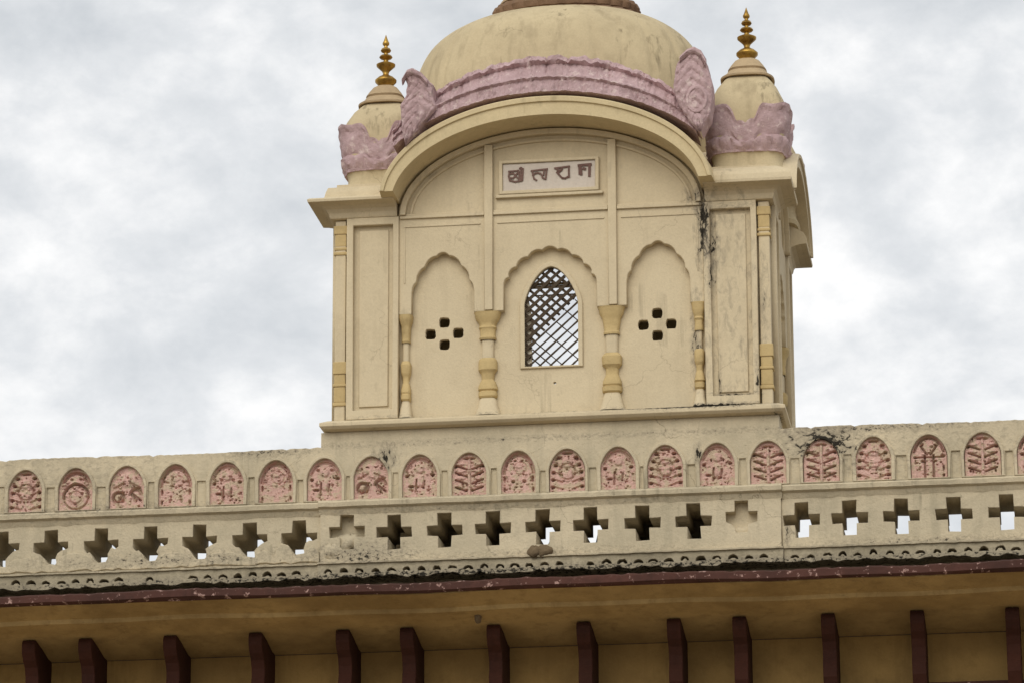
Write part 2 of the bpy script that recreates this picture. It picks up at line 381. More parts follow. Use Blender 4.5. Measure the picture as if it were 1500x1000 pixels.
# broken lobes of plaster on the weathered left run, between the crosses
rg = random.Random(12)
pts = [(PX0, 8.305)]
x = PX0+.1
while x < -1.5:
    pts.append((x, 8.318+rg.uniform(-.010, .012))); x += rg.uniform(.03, .09)
pts.append((-1.495, 8.315))
top = []
def hump(xa, xb, zt):
    w_ = xb-xa; n_ = 12
    for k in range(n_+1):
        q_ = k/n_; z = 8.375+(zt-8.375)*min(1, (4*q_*(1-q_))**.55*1.02)
        top.append((xa+w_*q_+rg.uniform(-.004, .004), z+rg.uniform(-.006, .006)))
for a, b2 in zip(left[:-1], left[1:]):
    if rg.random() < .45:
        mid_ = (a+b2)/2+rg.uniform(-.02, .02); hump(a+.035, mid_-.005, 8.435+rg.uniform(-.02, .015)); hump(mid_+.005, b2-.05, 8.46+rg.uniform(-.02, .012))
    else: hump(a+.04, b2-.05, 8.45+rg.uniform(-.03, .012))
hump(left[-1]+.035, -1.50, 8.44)
plate('broken_plaster', pts+list(reversed(top)), [], .016, .035, 'parapet', par, .006)
# ledge between crosses and carved panels
b_ = MB()
lp = [(.0, 8.68), (-.012, 8.70), (-.02, 8.722), (-.05, 8.736), (-.055, 8.768), (-.04, 8.784), (.06, 8.79), (.06, 8.68)]
for (x0, x1, dy, sd_) in ((PX0, CS0-.012, .03, 1), (CS0-.01, CS1+.01, 0, 2), (CS1+.012, PX1, .03, 3)):
    rg = random.Random(sd_); n = int((x1-x0)/.06); P = []
    for i in range(n+1):
        x = x0+(x1-x0)*i/n; j = rg.uniform(-.003, .003)
        P.append([(x, y+dy+j, z+j*.8) for y, z in lp])
    b_.rings(P)
b_.build('ledge', 'parapet', par, True, angle=R(28))
# upper band
PANX = [-3.82, -3.42, -3.015, -2.63, -2.225, -1.84, -1.46, -1.095, -.718, -.336, .045, .42, .812, 1.172, 1.568, 1.955, 2.357, 2.752, 3.168, 3.571, 3.965]
PANX = [PANX[0]-.395*i for i in range(4, 0, -1)]+PANX+[PANX[-1]+.395*i for i in range(1, 4)]
PHW, PZ0, PZS, PZA = .150, 8.785, 8.965, 9.14
gaps = []
for a, b2 in zip(PANX[:-1], PANX[1:]):
    mid_ = (a+b2)/2; gw = max(.008, (b2-a)/2-.170); gaps.append((mid_-gw, mid_+gw))
outer = [(PX0, 8.785), (PX1, 8.785)]+list(reversed(topline(CS1, PX1, 9.225, 22)))+[(CS1, 9.335), (CS0, 9.335)]+list(reversed(topline(PX0, CS0, 9.215, 21)))
plate('carved_band', outer, [pointed(x, PHW+.002, PZ0+.006, PZS, PZA+.002, k=1.95, e=.64) for x in PANX]+[rect(a, b2, 8.795, 8.985+random.uniform(-.02, .02)) for a, b2 in gaps], 0., .08, 'parapet', par, .005)
b_ = MB()
for a, b2 in gaps: b_.box(a-.01, b2+.01, .017+random.uniform(-.004, .006), .079, 8.79, 9.03)
b_.build('recessed_strips', 'parapet', par)
b_ = MB(); b_.box(PX0, CS0-.002, .0805, T, 8.7505, 9.195); b_.box(CS1+.002, PX1, .0805, T, 8.7505, 9.20); b_.box(CS0, CS1, .0805, .35, 8.7505, 9.334); b_.build('wall_core', 'parapet', par)

# carved panels -----------------------------------------------------------
def sst(a, b2, x): t_ = np.clip((x-a)/(b2-a), 0, 1); return t_*t_*(3-2*t_)
def relief(kind, X, Z, seed):
    """X,Z in panel units: X -1..1 half width, Z 0..2.5 ; returns height 0..1"""
    rg = random.Random(seed); H = np.full_like(X, .55)
    def bump(x, z, rx, rz, h, soft=.35):
        nonlocal H
        q_ = np.sqrt(((X-x)/rx)**2+((Z-z)/rz)**2); H = H+h*(1-sst(1-soft, 1.05, q_))
    def hole(x, z, rx, rz, dpt=1.1): bump(x, z, rx, rz, -dpt, .45)
    def line(x0, z0, x1, z1, wd, h):
        nonlocal H
        dx, dz = x1-x0, z1-z0; t_ = np.clip(((X-x0)*dx+(Z-z0)*dz)/(dx*dx+dz*dz), 0, 1)
        q_ = np.hypot(X-x0-t_*dx, Z-z0-t_*dz)/wd; H = H+h*(1-sst(.5, 1.1, q_))
    def ring(x, z, rad, wd, h, rz=None, lo=-9, hi=9):
        nonlocal H
        rz = rz or rad; q_ = np.sqrt(((X-x)/rad)**2+((Z-z)/rz)**2)
        m_ = ((Z-z) > lo) & ((Z-z) < hi)
        H = H+h*(1-sst(.5, 1.1, np.abs(q_-1)*rad/wd))*m_
    if kind == 'border_holes':
        for k in range(4):
            for s_ in (-1, 1):
                zz = .35+.42*k; hole(s_*(.83-.02*k-(.10 if k == 3 else 0)), zz, .13, .11)
                line(s_*.72, zz, s_*.3, zz-.15, .06, -.35)
        hole(0, 2.28, .35, .08, .9); hole(-.5, 2.03, .15, .1); hole(.5, 2.03, .15, .1)
        bump(0, 1.7, .35, .3, .3); bump(0, .95, .3, .35, .25); ring(0, 1.2, .45, .06, -.3)
    elif kind == 'medallion':
        ring(0, .85, .72, .09, -.95, lo=-.1); ring(0, .85, .72, .06, -.5); bump(0, .85, .5, .5, .25); ring(0, .8, .35, .05, -.25)
        ring(0, 1.55, .72, .12, -.95, .68, lo=.1); bump(0, 1.55, .4, .25, .2)
    elif kind == 'scrolls':
        for s_ in (-1, 1):
            ring(s_*.5, .7 if s_ < 0 else .85, .3, .10, -1.1, lo=-.3 if s_ < 0 else .0); line(s_*.5, .45, s_*.2, 1.0, .07, -.7)
            line(s_*.2, 1.5, s_*.75, 1.25, .08, -.4)
        hole(.55, 1.25, .22, .09); line(.3, .9, .8, .5, .07, -.9); bump(0, 1.7, .55, .45, .25)
    elif kind == 'plain':
        ring(0, 1.1, .84, .09, -.75, 1.2, lo=.1); hole(-.8, .9, .08, .2, .8); hole(.8, .9, .08, .2, .8); hole(-.8, .3, .07, .15, .7); hole(.82, .3, .07, .15, .7); bump(0, 1.7, .3, .2, .2); ring(.1, 1.5, .35, .05, -.2)
    elif kind == 'figure':
        hole(-.5, .7, .2, .09); line(-.2, 1.1, -.25, .4, .06, -.7); line(.25, 1.0, .2, .6, .06, -.5); hole(-.75, 1.3, .12, .1); hole(.72, 1.35, .13, .1)
        bump(0, 1.7, .28, .28, .35); bump(0, 1., .25, .4, .3); ring(0, 1.15, .84, .07, -.5, 1.12, lo=.4)
    elif kind == 'palm':
        line(-.22, .1, -.22, 1.35, .06, -.95); line(.25, .1, .25, 1.35, .06, -.95); line(-.75, 1.25, .75, 1.25, .06, -.6)
        line(-.1, 1.4, -.45, 1.9, .06, -.8); line(.1, 1.4, .45, 1.9, .06, -.8)
        ring(0, 1.15, .86, .07, -.9, 1.2, lo=.35); hole(.78, 1.3, .15, .1); hole(-.75, 1.25, .12, .07); hole(.8, .6, .06, .2, .8); hole(.8, .2, .06, .1, .8)
    elif kind == 'leafy':
        for k in range(4):
            for s_ in (-1, 1):
                z0 = .3+.42*k; line(s_*.15, z0+.02, s_*.78, z0+.25, .055, -.75); bump(s_*.5, z0+.32, .25, .1, .3)
        line(0, .1, 0, 2.2, .09, .4); hole(0, 2.2, .4, .09, .8)
        for s_ in (-1, 1): hole(s_*.8, 1.75, .13, .11, .8)
    # crumbly surface
    for k in range(9):
        x, z = rg.uniform(.1, .75), rg.uniform(.2, 2.0); hx, hz, hh_ = rg.uniform(.05, .12), rg.uniform(.04, .10), rg.uniform(-.8, .45)
        for s_ in (-1, 1): bump(s_*x, z, hx, hz, hh_, .5)
    for k in range(60):
        x, z = rg.uniform(-.85, .85), rg.uniform(.05, 2.2); bump(x, z, rg.uniform(.03, .09), rg.uniform(.03, .08), rg.uniform(-.6, .4), .6)
    return H
KIN = ['plain', 'leafy', 'figure', 'medallion', 'border_holes', 'medallion', 'scrolls', 'plain', 'figure', 'plain', 'figure', 'scrolls', 'figure', 'leafy', 'plain', 'border_holes', 'figure', 'border_holes', 'figure', 'leafy', 'leafy', 'border_holes', 'palm', 'leafy', 'palm', 'leafy', 'plain', 'figure']
cp0 = None
for ip, px in enumerate(PANX):
    kind = KIN[ip % len(KIN)]; yf = 0.
    nz_, nx_ = 84, 58
    q_ = np.linspace(0, 1, nz_); Zr = PZ0+.006+(PZA-PZ0-.012)*q_
    s_arch = np.array([(1-max(0, min(1, ((z-PZS)/(PZA-PZS)) if z > PZS else 0))**(1/.64))**(1/1.95) for z in Zr])
    HW = (PHW-.012)*np.maximum(s_arch, .02)
    Xn = np.linspace(-1, 1, nx_)
    XX = Xn[None, :]*HW[:, None]; ZZ = np.repeat(Zr[:, None], nx_, 1)
    H = relief(kind, XX/(PHW-.014), (ZZ-Zr[0])/(PHW-.012)*1.02, 100+ip)
    rg_ = np.random.default_rng(ip); H = H+rg_.normal(0, .035, H.shape)
    Y = yf+.040-.046*np.clip(H, -.7, 1.2)
    Y[:, 0] = Y[:, -1] = yf+.03; Y[-1, :] = yf+.02
    b_ = MB(); b_.grid([[(px+XX[j, i], Y[j, i], ZZ[j, i]) for i in range(nx_)] for j in range(nz_)])
    panel = b_.build('carved_panel', 'pink', par, True, angle=R(50))
    panel['group'] = 'pink carved arch panels of the parapet'
    # raised cream frame
    rgf = random.Random(ip)
    o_ = pointed(px, PHW+.012, PZ0+.001, PZS, PZA+.012, n=10, k=1.95, e=.64); i_ = pointed(px, PHW-.013+rgf.uniform(-.005, .003), PZ0+.010, PZS, PZA-.012, n=10, k=1.95, e=.64)
    plate('panel_frame', [(x+rgf.uniform(-.002, .002), z) for x, z in o_], [i_], yf-.018, yf+.045, 'parapet', panel, .005)
    cpl = MB(); cpl.box(px-PHW, px+PHW, yf+.05, yf+.058, PZ0, PZA+.004)
# scalloped moulding at the foot
def scallop(x0, x1, yf, sd_):
    rg = random.Random(sd_); n = int((x1-x0)/.02)
    zt = 8.302
    outer = [(x0, 8.185)]
    k = int((x1-x0)/.05)
    outer += [(x0+(x1-x0)*i/k, 8.183+rg.uniform(-.014, .012)) for i in range(1, k)]+[(x1, 8.185), (x1, zt), (x0, zt)]
    holes = []; plugs = []; x = x0+.08
    while x < x1-.07:
        w_, h_ = rg.uniform(.030, .042), rg.uniform(.026, .040); zc = 8.215+rg.uniform(-.005, .006)
        if rg.random() > .04:
            holes.append([(x+w_*math.cos(math.pi*t_/6), zc+h_*math.sin(math.pi*t_/6)*(1+rg.uniform(-.15, .15))) for t_ in range(7)]+[(x, zc+rg.uniform(-.002, .008))])
            if rg.random() < .75: plugs.append((x+rg.uniform(-.004, .004), zc-.008, w_*rg.uniform(.55, .75), h_*rg.uniform(.5, .75)))
        x += .118+rg.uniform(-.008, .008)
    sm_ = plate('scalloped_moulding', outer, holes, yf, .2, 'fringe', par, .003)
    pm = MB()
    for (px_, pz_, pw, ph_) in plugs: lump(pm, (px_, yf+.016, pz_), (pw, .014, ph_), px_, 10, 8, .12)
    pm.build('scallop_boss', 'fringe', sm_, True)
    b2 = MB(); P = []; m_ = int((x1-x0)/.04)
    for i in range(m_+1):
        xx = x0+(x1-x0)*i/m_; j = rg.uniform(-.003, .003)
        P.append([(xx, yf-.02+j, 8.288+j), (xx, yf-.022+j, 8.300+j), (xx, yf+.03, 8.312), (xx, yf+.03, 8.28)])
    b2.rings(P); b2.build('fillet', 'parapet', par, True, angle=R(25))
scallop(PX0, CS0-.015, -.005, 31); scallop(CS0-.012, CS1+.012, -.03, 32); scallop(CS1+.015, PX1, -.005, 33)
b_ = MB(); b_.box(PX0, PX1, .2005, T, 8.0355, 8.2995); b_.build('parapet_base', 'fringe', par)

# ================================================================== turret
tur = empty('rooftop_turret', (TX, 1., 8.2), 'cream rooftop turret with arched eave, mauve petal band, dome and two small corner cupolas', 'turret')
HWD, D = 1.71, 2.0
Z0, ZC, ZM = 9.42, 10.25, 11.035         # plinth top, column capitals, string line
def U(pts): return [(TX+x, z) for x, z in pts]
# lower base (behind the parapet) with the two ragged gaps in its rear wall
def tfside(kind):
    # local x = along face (centre 0), y = depth inward from the face, z
    if kind == 'front': return Matrix.Translation((TX, 0, 0))
    if kind == 'right': return Matrix.Translation((TX+HWD, D/2, 0)) @ Matrix.Rotation(R(90), 4, 'Z')
    if kind == 'left': return Matrix.Translation((TX-HWD, D/2, 0)) @ Matrix.Rotation(R(-90), 4, 'Z')
    return Matrix.Translation((TX, D, 0)) @ Matrix.Rotation(R(180), 4, 'Z')
b_ = MB()
b_.box(TX-HWD-.02, TX-HWD+.2, T+.001, D-.2, 8.2, 9.334); b_.box(TX+HWD-.2, TX+HWD+.02, T+.001, D-.2, 8.2, 9.334)
b_.box(TX-HWD+.0, TX+HWD, .351, T, 9.21, 9.334)
b_.build('base_wall', 'cream', tur)
gap1 = [(-.12, 8.79), (-.03, 8.80), (.02, 8.86), (.045, 8.93), (.13, 8.915), (.12, 8.98), (.06, 9.045), (-.02, 9.04), (-.035, 8.965), (-.06, 8.90), (-.12, 8.86)]
gap2 = [(.28, 8.79), (.37, 8.79), (.405, 8.86), (.42, 8.93), (.52, 8.90), (.50, 8.98), (.42, 9.04), (.35, 9.03), (.335, 8.94), (.31, 8.88), (.27, 8.86)]
plate('base_wall', rect(TX-HWD-.02, TX+HWD+.02, 8.2, 9.334), [gap1, gap2], D-.05, D+.02, 'cream', tur, .002)
# plinth mouldings
def rect_ring(off, z, x0=-HWD, x1=HWD, y0=0, y1=D):
    return [(TX+x0-off, y0-off, z), (TX+x1+off, y0-off, z), (TX+x1+off, y1+off, z), (TX+x0-off, y1+off, z)]
b_ = MB()
b_.rings([rect_ring(-.02, 9.3345), rect_ring(.06, 9.345), rect_ring(.085, 9.365), rect_ring(.085, 9.392), rect_ring(.03, 9.418), rect_ring(-.01, 9.425)])
b_.build('plinth_moulding', 'cream', tur, bevel=.004)
# --- faces
def ell(a, b2, t_, zc=11.05): return (a*math.cos(t_), zc+b2*math.sin(t_))
def build_face(kind):
    tf = tfside(kind); front = kind in ('front', 'back')
    hb = 1.19 if front else .50                   # half width of the bay between corner piers
    A = 1.17 if front else .50; B = .665 if front else .50
    hwf = HWD if front else D/2
    inset = 0.2 if not front else 0.
    # back wall of the niches with openings
    outer = [(-hb-.05, 9.40), (hb+.05, 9.40), (hb+.05, 11.05)]+[ell(A+.05, B+.03, math.pi*i/24) for i in range(25)]+[(-hb-.05, 11.05)]
    holes = []
    if kind == 'front':
        holes.append(pointed(.0-.005, .212, 9.80, 10.30, 10.605))
        rg = random.Random(2)
        for cx in (-.843, .815):
            for dx, dz in ((0, .088), (0, -.088), (-.108, 0), (.108, 0)):
                h = .0405; n_ = 14
                pts = []
                for i in range(n_):
                    a = 2*math.pi*i/n_; c_, s_ = math.cos(a), math.sin(a); q_ = (abs(c_)**5+abs(s_)**5)**(-.2)
                    k_ = 1+rg.uniform(-.05, .05); pts.append((cx+dx+h*k_*q_*c_, 10.105+dz+h*k_*q_*s_))
                holes.append(pts)
        th = []
        for i in range(8): th.append((.017+.012*math.cos(i*.785), 9.675+.009*math.sin(i*.785)))
        holes.append(th)
    elif kind == 'back':
        holes.append(rect(-.14, .62, 10.10, 11.26))     # mirrored: rear doorway head
    yb = .065
    plate('bay_wall', outer, holes, yb, .115, 'cream', tur, .003, tf)
    # arcade skin with cusped niches
    if front: nch = [(-.845, .245, 10.42, 10.742), (-.006, .362, 10.46, 10.752), (.835, .245, 10.44, 10.756)]
    else: nch = [(0, .34, 10.42, 10.74)]
    out_ = [(-hb, ZC)]
    for (cx, hw, zs, za) in nch:
        arch = list(reversed(cusped(cx, hw, zs, za, 7 if hw < .3 else 9, .016 if hw < .3 else .022)))
        out_ += [(cx-hw, ZC)]+arch+[(cx+hw, ZC)]
    out_ += [(hb, ZC), (hb, ZM), (-hb, ZM)]
    if kind != 'back': plate('arcade', out_, [], -.004, yb-.0005, 'cream', tur, .006, tf)
    # tympanum
    out_ = [(-hb, ZM+.0005), (hb, ZM+.0005)]+[ell(A+.03, B+.02, math.pi*i/30, 11.05) for i in range(31)]
    if kind != 'back': plate('tympanum', out_, [], .012, yb-.0005, 'cream', tur, .003, tf)
    # arch rings on the tympanum
    rings_ = []
    for (a0, a1, y0) in ((.012, .055, -.045), (.085, .105, -.006)):
        n_ = 48
        o1 = [ell(A+.02-a0, B-.0-a0, math.pi*i/n_, 11.05) for i in range(n_+1)]; i1 = [ell(A+.02-a1, B-a1, math.pi*i/n_, 11.05) for i in range(n_+1)]
        rings_.append(plate_mesh(o1+list(reversed(i1)), [], y0, .0115, .003, tf))
    joined('arch_moulding', rings_, 'cream', tur)
    if front:
        ms = []
        for cx in ((-.482, .486) if kind == 'front' else ()): ms.append(plate_mesh(rect(cx-.033, cx+.033, ZC+.002, 11.595), [], -.034, -.0045, .006, tf))
        for o_ in ms: link_mesh('pilaster', o_, 'cream', tur)
        ms = []
        for a, b2 in ((-hb+.01, -.518), (-.446, .450), (.522, hb-.01)):
            ms.append(plate_mesh(rect(a, b2, ZM-.012, ZM+.012), [], -.024, -.0045, .004, tf))
            ms.append(plate_mesh(rect(a, b2, ZM+.0125, ZM+.03), [], -.012, .0115, .004, tf))
            for zz in (10.955, ):
                ms.append(plate_mesh([(a+.03, zz), (b2-.03, zz), (b2-.03, zz+.012), (a+.03, zz+.012)], [], -.012, -.0045, .002, tf))
            ms.append(plate_mesh(rect(a+.03, a+.04, 10.5, 10.955), [], -.009, -.0045, .002, tf)) if a < -.6 else None
            if b2 > 1: ms.append(plate_mesh(rect(b2-.04, b2-.03, 10.5, 10.955), [], -.009, -.0045, .002, tf))
        joined('string_moulding', [x for x in ms if x], 'cream', tur)
    # engaged columns
    def column(cx, half=0, wk=1.):
        prof_cap = [(.058, 10.03), (.064, 10.045), (.060, 10.06), (.062, 10.11), (.068, 10.125), (.066, 10.14), (.074, 10.165), (.092, 10.20), (.100, 10.225), (.103, 10.245), (.098, ZC-.001)]
        prof_sh = [(.105, 9.425), (.098, 9.45), (.080, 9.50), (.064, 9.555), (.056, 9.57), (.050, 9.60), (.048, 9.78), (.048, 10.03)]
        prof_v = [(.058, 9.566), (.074, 9.58), (.076, 9.615), (.066, 9.622), (.076, 9.635), (.073, 9.66), (.056, 9.70), (.050, 9.715), (.052, 9.76), (.062, 9.775), (.074, 9.79), (.076, 9.855), (.068, 9.875), (.055, 9.885)]
        def rows(pf, dy=.0):
            out2 = []
            for (r_, z) in pf:
                r_ *= 1+random.uniform(-.05, .05); n_ = 12; out2.append([(cx+wk*r_*math.copysign(abs(math.cos(math.pi*i/n_))**.6, math.cos(math.pi*i/n_)), .064-dy-r_*.85*max(0, math.sin(math.pi*i/n_))**.6, z) for i in range(n_+1)])
            return out2
        c = MB(); c.grid(rows(prof_sh), tf); col_ = c.build('column', 'cream', tur, True, angle=R(35))
        c = MB(); c.grid(rows(prof_cap, .002), tf); c.build('capital', 'yellow', col_, True, angle=R(30))
        c = MB(); c.grid(rows(prof_v, .002), tf); c.build('vase_base', 'yellow', col_, True, angle=R(30))
    if kind == 'front':
        for cx, wk in ((-.500, 1), (.464, 1), (-1.14, .55), (1.14, .55)): column(cx, 0, wk)
    if kind in ('left', 'right'):
        for cx in (-.42, .42): column(cx, 0, .8)
    # corner piers of this face
    for s_ in (-1, 1):
        xa, xb = (1.19, 1.60) if front else (.50, .86)
        x0, x1 = sorted((s_*xa, s_*xb))
        fr = plate_mesh(rect(x0, x1, 9.421, 11.045), [rect(x0+.052, x1-.045, 9.495, 10.985)], -.03, .024, .006, tf)
        cr_ = plate_mesh(rect(x0+.001, x1-.001, 9.422, 11.044), [], .0245, .3, .002, tf)
        pn = plate_mesh(rect(x0+.095, x1-.085, 9.53, 10.95), [], .010, .0242, .006, tf)
        joined('corner_pier', [fr, cr_, pn], 'cream', tur)
    # arched eave ---------------------------------------------------------
    Yp = -.33 if front else (-.185 if kind == 'right' else -.14)
    AE, BE = (A, B) if front else ((.84, .50) if kind == 'right' else (.50, .42))
    E0 = R(6.5); n_ = 72
    sec = [(0, .0), (0, -.0), ]
    def ering(t_):
        p = []; tp_ = (.55+.45*max(0, math.sin(t_))**.8)*(1 if front else .75)
        for (dr, y) in ((0, .012), (0, Yp+.02), (.004, Yp), (.105, Yp), (.11, Yp-.016), (.145, Yp-.018), (.155, Yp-.008), (.20, .012)):
            dr *= tp_; x, z = ell(AE+dr+.03, BE+dr*.98, t_); z = max(z, 11.155+.0002*dr); p.append(tuple(tf @ Vector((x, y, z))))
        return p
    c = MB(); c.rings([ering(E0+(math.pi-2*E0)*i/n_) for i in range(n_+1)])
    ev = c.build('arched_eave', 'lip' if front else 'cream', tur, True, angle=R(30))
    # petal band -----------------------------------------------------------
    ta = R(33) if front else R(48); nn = 300 if front else 150; npet = 26 if front else 12
    prof_ = [(0, 0, .012), (0, 0, -.010), (.02, 0, -.015), (.10, .01, -.02), (.22, .02, -.015), (.30, .03, -.045), (.36, .03, -.075), (.42, .02, -.07), (.46, 0, -.02), (.55, -.02, .0), (.68, -.015, .0), (.80, 0, -.005), (.88, 0, -.05), (.95, 0, -.06), (1.0, .0, -.04), (1.02, 0, .02)]
    rows = []; rg = random.Random(77)
    nv = 22
    ph = [rg.uniform(0, 6.3) for _ in range(12)]
    def pet(t_, v):
        s1 = abs(math.sin(t_*npet)); s2 = abs(math.sin(t_*npet*1.5+.5))
        a0, b0 = A+.21+.03, B+.195; a1, b1 = (1.45, 1.20) if front else (A+.22, B+.36)
        wob = .006*math.sin(t_*17+ph[0])+.005*math.sin(t_*41+ph[1])+.006*math.sin(t_*97+ph[2])+.004*math.sin(t_*173+ph[3])
        g1 = s1**.22; g2 = s2**.3; j_ = math.sin(t_*61+v*9+ph[4])*math.sin(t_*23-v*14+ph[5])
        if v < .33: y = -.02-.03*(v/.33)-.006*g2+.006*j_
        elif v < .45: y = -.082-.010*g2+.008*j_
        elif v < .52: y = -.045
        elif v < .85: y = -.022-.022*g1+.006*j_
        else: y = -.065-.03*g1+.018*j_
        y += .010*math.sin(t_*210+3*math.sin(v*17))*math.sin(v*31+t_*37)*(.5+.5*math.sin(t_*29+ph[6])); vv = v+(.0 if v < .85 else (.05*g1-.03+wob*2.5))+(wob*1.2 if .3 < v < .5 else 0)
        x = (a0+(a1-a0)*vv)*math.cos(t_); z = 11.05+(b0+(b1-b0)*vv)*math.sin(t_)
        return x, Yp+.03+y+.22*v*(1 if front else .5)+wob*.6+rg.uniform(-.005, .005), z
    for j in range(nv+1):
        rows.append([pet(math.pi-ta-(math.pi-2*ta)*i/nn, j/nv) for i in range(nn+1)])
    top = rows[-1]; bot = rows[0]
    rows = [[(x, .05, z) for x, y, z in bot]]+rows+[[(x, .06, z-.01) for x, y, z in top]]
    if front:
        c = MB(); c.grid(rows, tf); c.build('petal_band', 'mauve', tur, True, angle=R(55))
    # flanking leaves --------------------------------------------------------
    if front:
        LR = [(1.215, 11.50), (1.28, 11.62), (1.315, 11.78), (1.305, 11.93), (1.27, 12.06), (1.235, 12.15), (1.18, 12.18), (1.11, 12.15), (1.04, 12.06), (1.02, 11.95), (1.01, 11.87), (1.03, 11.79), (1.07, 11.70), (1.14, 11.58)]
        LL = [(-1.085, 11.50), (-1.115, 11.68), (-1.12, 11.84), (-1.075, 11.93), (-1.07, 12.02), (-1.10, 12.08), (-1.06, 12.125), (-.99, 12.12), (-.94, 12.08), (-.90, 12.03), (-.86, 11.99), (-.87, 11.90), (-.84, 11.82), (-.90, 11.74), (-.99, 11.62)]
        for pts, cx in ((LR, 1.19), (LL, -1.045)):
            sg = 1 if cx > 0 else -1
            rg2 = random.Random(5)
            # refine outline
            fine_ = []
            for k in range(len(pts)):
                p, q2 = pts[k], pts[(k+1) % len(pts)]
                for h in range(4): fine_.append((p[0]+(q2[0]-p[0])*h/4+rg2.uniform(-.004, .004), p[1]+(q2[1]-p[1])*h/4+rg2.uniform(-.004, .004)))
            zs_ = sorted(p[1] for p in fine_); z0_, z1_ = zs_[0]+.004, zs_[-1]-.004; nzl, nxl = 60, 34; G_ = []
            for jz in range(nzl+1):
                zz = z0_+(z1_-z0_)*jz/nzl; xs = []
                for k in range(len(fine_)):
                    (xa_, za_), (xb_, zb_) = fine_[k], fine_[(k+1) % len(fine_)]
                    if (za_-zz)*(zb_-zz) < 0: xs.append(xa_+(xb_-xa_)*(zz-za_)/(zb_-za_))
                if len(xs) < 2: xs = [cx, cx+.001]
                xl, xr = min(xs), max(xs); row = []
                for ix in range(nxl+1):
                    f_ = ix/nxl; x_ = xl+(xr-xl)*f_; e_ = 2*f_-1
                    hgt = .035*(1-abs(e_)**5)*min(1, jz/4, (nzl-jz)/4)
                    rib = abs(e_)*.30+zz*2.2
                    hgt -= .010*max(0, math.cos(rib*34))**3*(abs(e_) < .93) + .006*(abs(abs(e_)-.80) < .07)
                    hgt += .005*math.sin(x_*71+zz*23)*math.sin(zz*57-x_*31)+rg2.uniform(-.0025, .0025)
                    row.append((x_, Yp-.03-hgt, zz))
                G_.append([(row[0][0], -.16, row[0][2])]+row+[(row[-1][0], -.16, row[-1][2])])
            c2 = MB(); c2.grid(G_, tf); lf = c2.build('leaf_ornament', 'mauve', tur, True, angle=R(50))
            if sg < 0: zc = 11.72
            else: zc = 11.76
            rr_ = .085 if sg > 0 else .05
            o1 = [(cx+rr_*math.cos(a*.2618), zc+rr_*1.35*math.sin(a*.2618)) for a in range(24)]; i1 = [(cx+(rr_-.025)*math.cos(a*.2618), zc+(rr_-.025)*1.35*math.sin(a*.2618)) for a in range(24)]
            if sg > 0: plate('medallion', o1, [i1], Yp-.070, Yp-.052, 'mauve', lf, .008, tf)
            # curled, crumbling tip: a leaning lip along the top of the leaf
            c2 = MB(); rg2 = random.Random(8); tops = [(1.07, 12.10), (1.12, 12.15), (1.18, 12.17), (1.23, 12.14), (1.27, 12.06)] if sg > 0 else [(-1.10, 12.04), (-1.07, 12.10), (-1.02, 12.115), (-.96, 12.08), (-.90, 12.01)]
            P = []
            for (tx_, tz_) in tops:
                q_ = []
                for k in range(10):
                    a = 2*math.pi*k/10; q_.append(tuple(tf @ Vector((tx_+rg2.uniform(-.006, .006), Yp-.055+.038*math.cos(a)+rg2.uniform(-.005, .005), tz_-.012+.030*math.sin(a)+rg2.uniform(-.005, .005)))))
                P.append(q_)
            c2.rings(P); c2.build('curled_tip', 'mauve', lf, True, angle=R(35))
for k_ in ('front', 'right', 'left', 'back'): build_face(k_)
# corner colonnettes in the notched corners
def corner_col(sx, sy):
    cx = TX+sx*(HWD-.055); cy = (0 if sy < 0 else D)+(-sy)*.055+0
    def sq(h, z): return [(cx-h, cy-h, z), (cx+h, cy-h, z), (cx+h, cy+h, z), (cx-h, cy+h, z)]
    c = MB(); c.rings([sq(.042, 9.42), sq(.042, 11.04)]); o = c.build('corner_column', 'cream', tur, bevel=.008)
    c = MB()
    for za, zb, h in ((9.545, 9.575, .054), (9.575, 9.70, .046), (9.70, 9.725, .054), (9.80, 9.90, .053), (9.72, 9.80, .045)): c.rings([sq(h, za+.0005), sq(h, zb-.0005)])
    c.build('lower_bands', 'yellow', o, bevel=.008)
    c = MB()
    for za, zb, h in ((10.76, 10.785, .054), (10.80, 10.825, .050), (10.83, 10.93, .045), (10.93, 11.0, .053)): c.rings([sq(h, za+.0005), sq(h, zb-.0005)])
    c.build('upper_bands', 'yellow', o, bevel=.008)
for sx in (-1, 1):
    for sy in (-1, 1): corner_col(sx, sy)
for sx in (-1, 1):
    for sy in (0, 1):
        x0, x1 = sorted((TX+sx*1.3, TX+sx*1.612)); y0, y1 = (.098, .40) if sy == 0 else (D-.4, D-.098)
        b_ = MB(); b_.box(x0, x1, y0, y1, 9.4225, 11.044); b_.build('corner_core', 'cream', tur)
# corner cornices, cupolas, finials
def cornice(sx, sy):
    def ring_(off, z, inn=0.):
        xs = sorted((sx*(1.205+inn), sx*(HWD+off)))
        ya, yb_ = (-off, .50+0*inn) if sy < 0 else (D-.50, D+off)
        return [(TX+xs[0], ya, z), (TX+xs[1], ya, z), (TX+xs[1], yb_, z), (TX+xs[0], yb_, z)]
    pf = [(.0, 11.046), (.022, 11.05), (.028, 11.062), (.034, 11.09), (.052, 11.118), (.085, 11.136), (.13, 11.144), (.176, 11.147), (.18, 11.168)]
    pf += [(.165, 11.180), (.10, 11.195), (.065, 11.215), (.055, 11.26), (.04, 11.30), (.0, 11.31)] if sx < 0 else [(.172, 11.21), (.15, 11.245), (.10, 11.275), (.06, 11.30), (.0, 11.31)]
    c = MB(); c.rings([ring_(o_, z) for o_, z in pf]); return c.build('corner_cornice', 'cream', tur, bevel=.003)
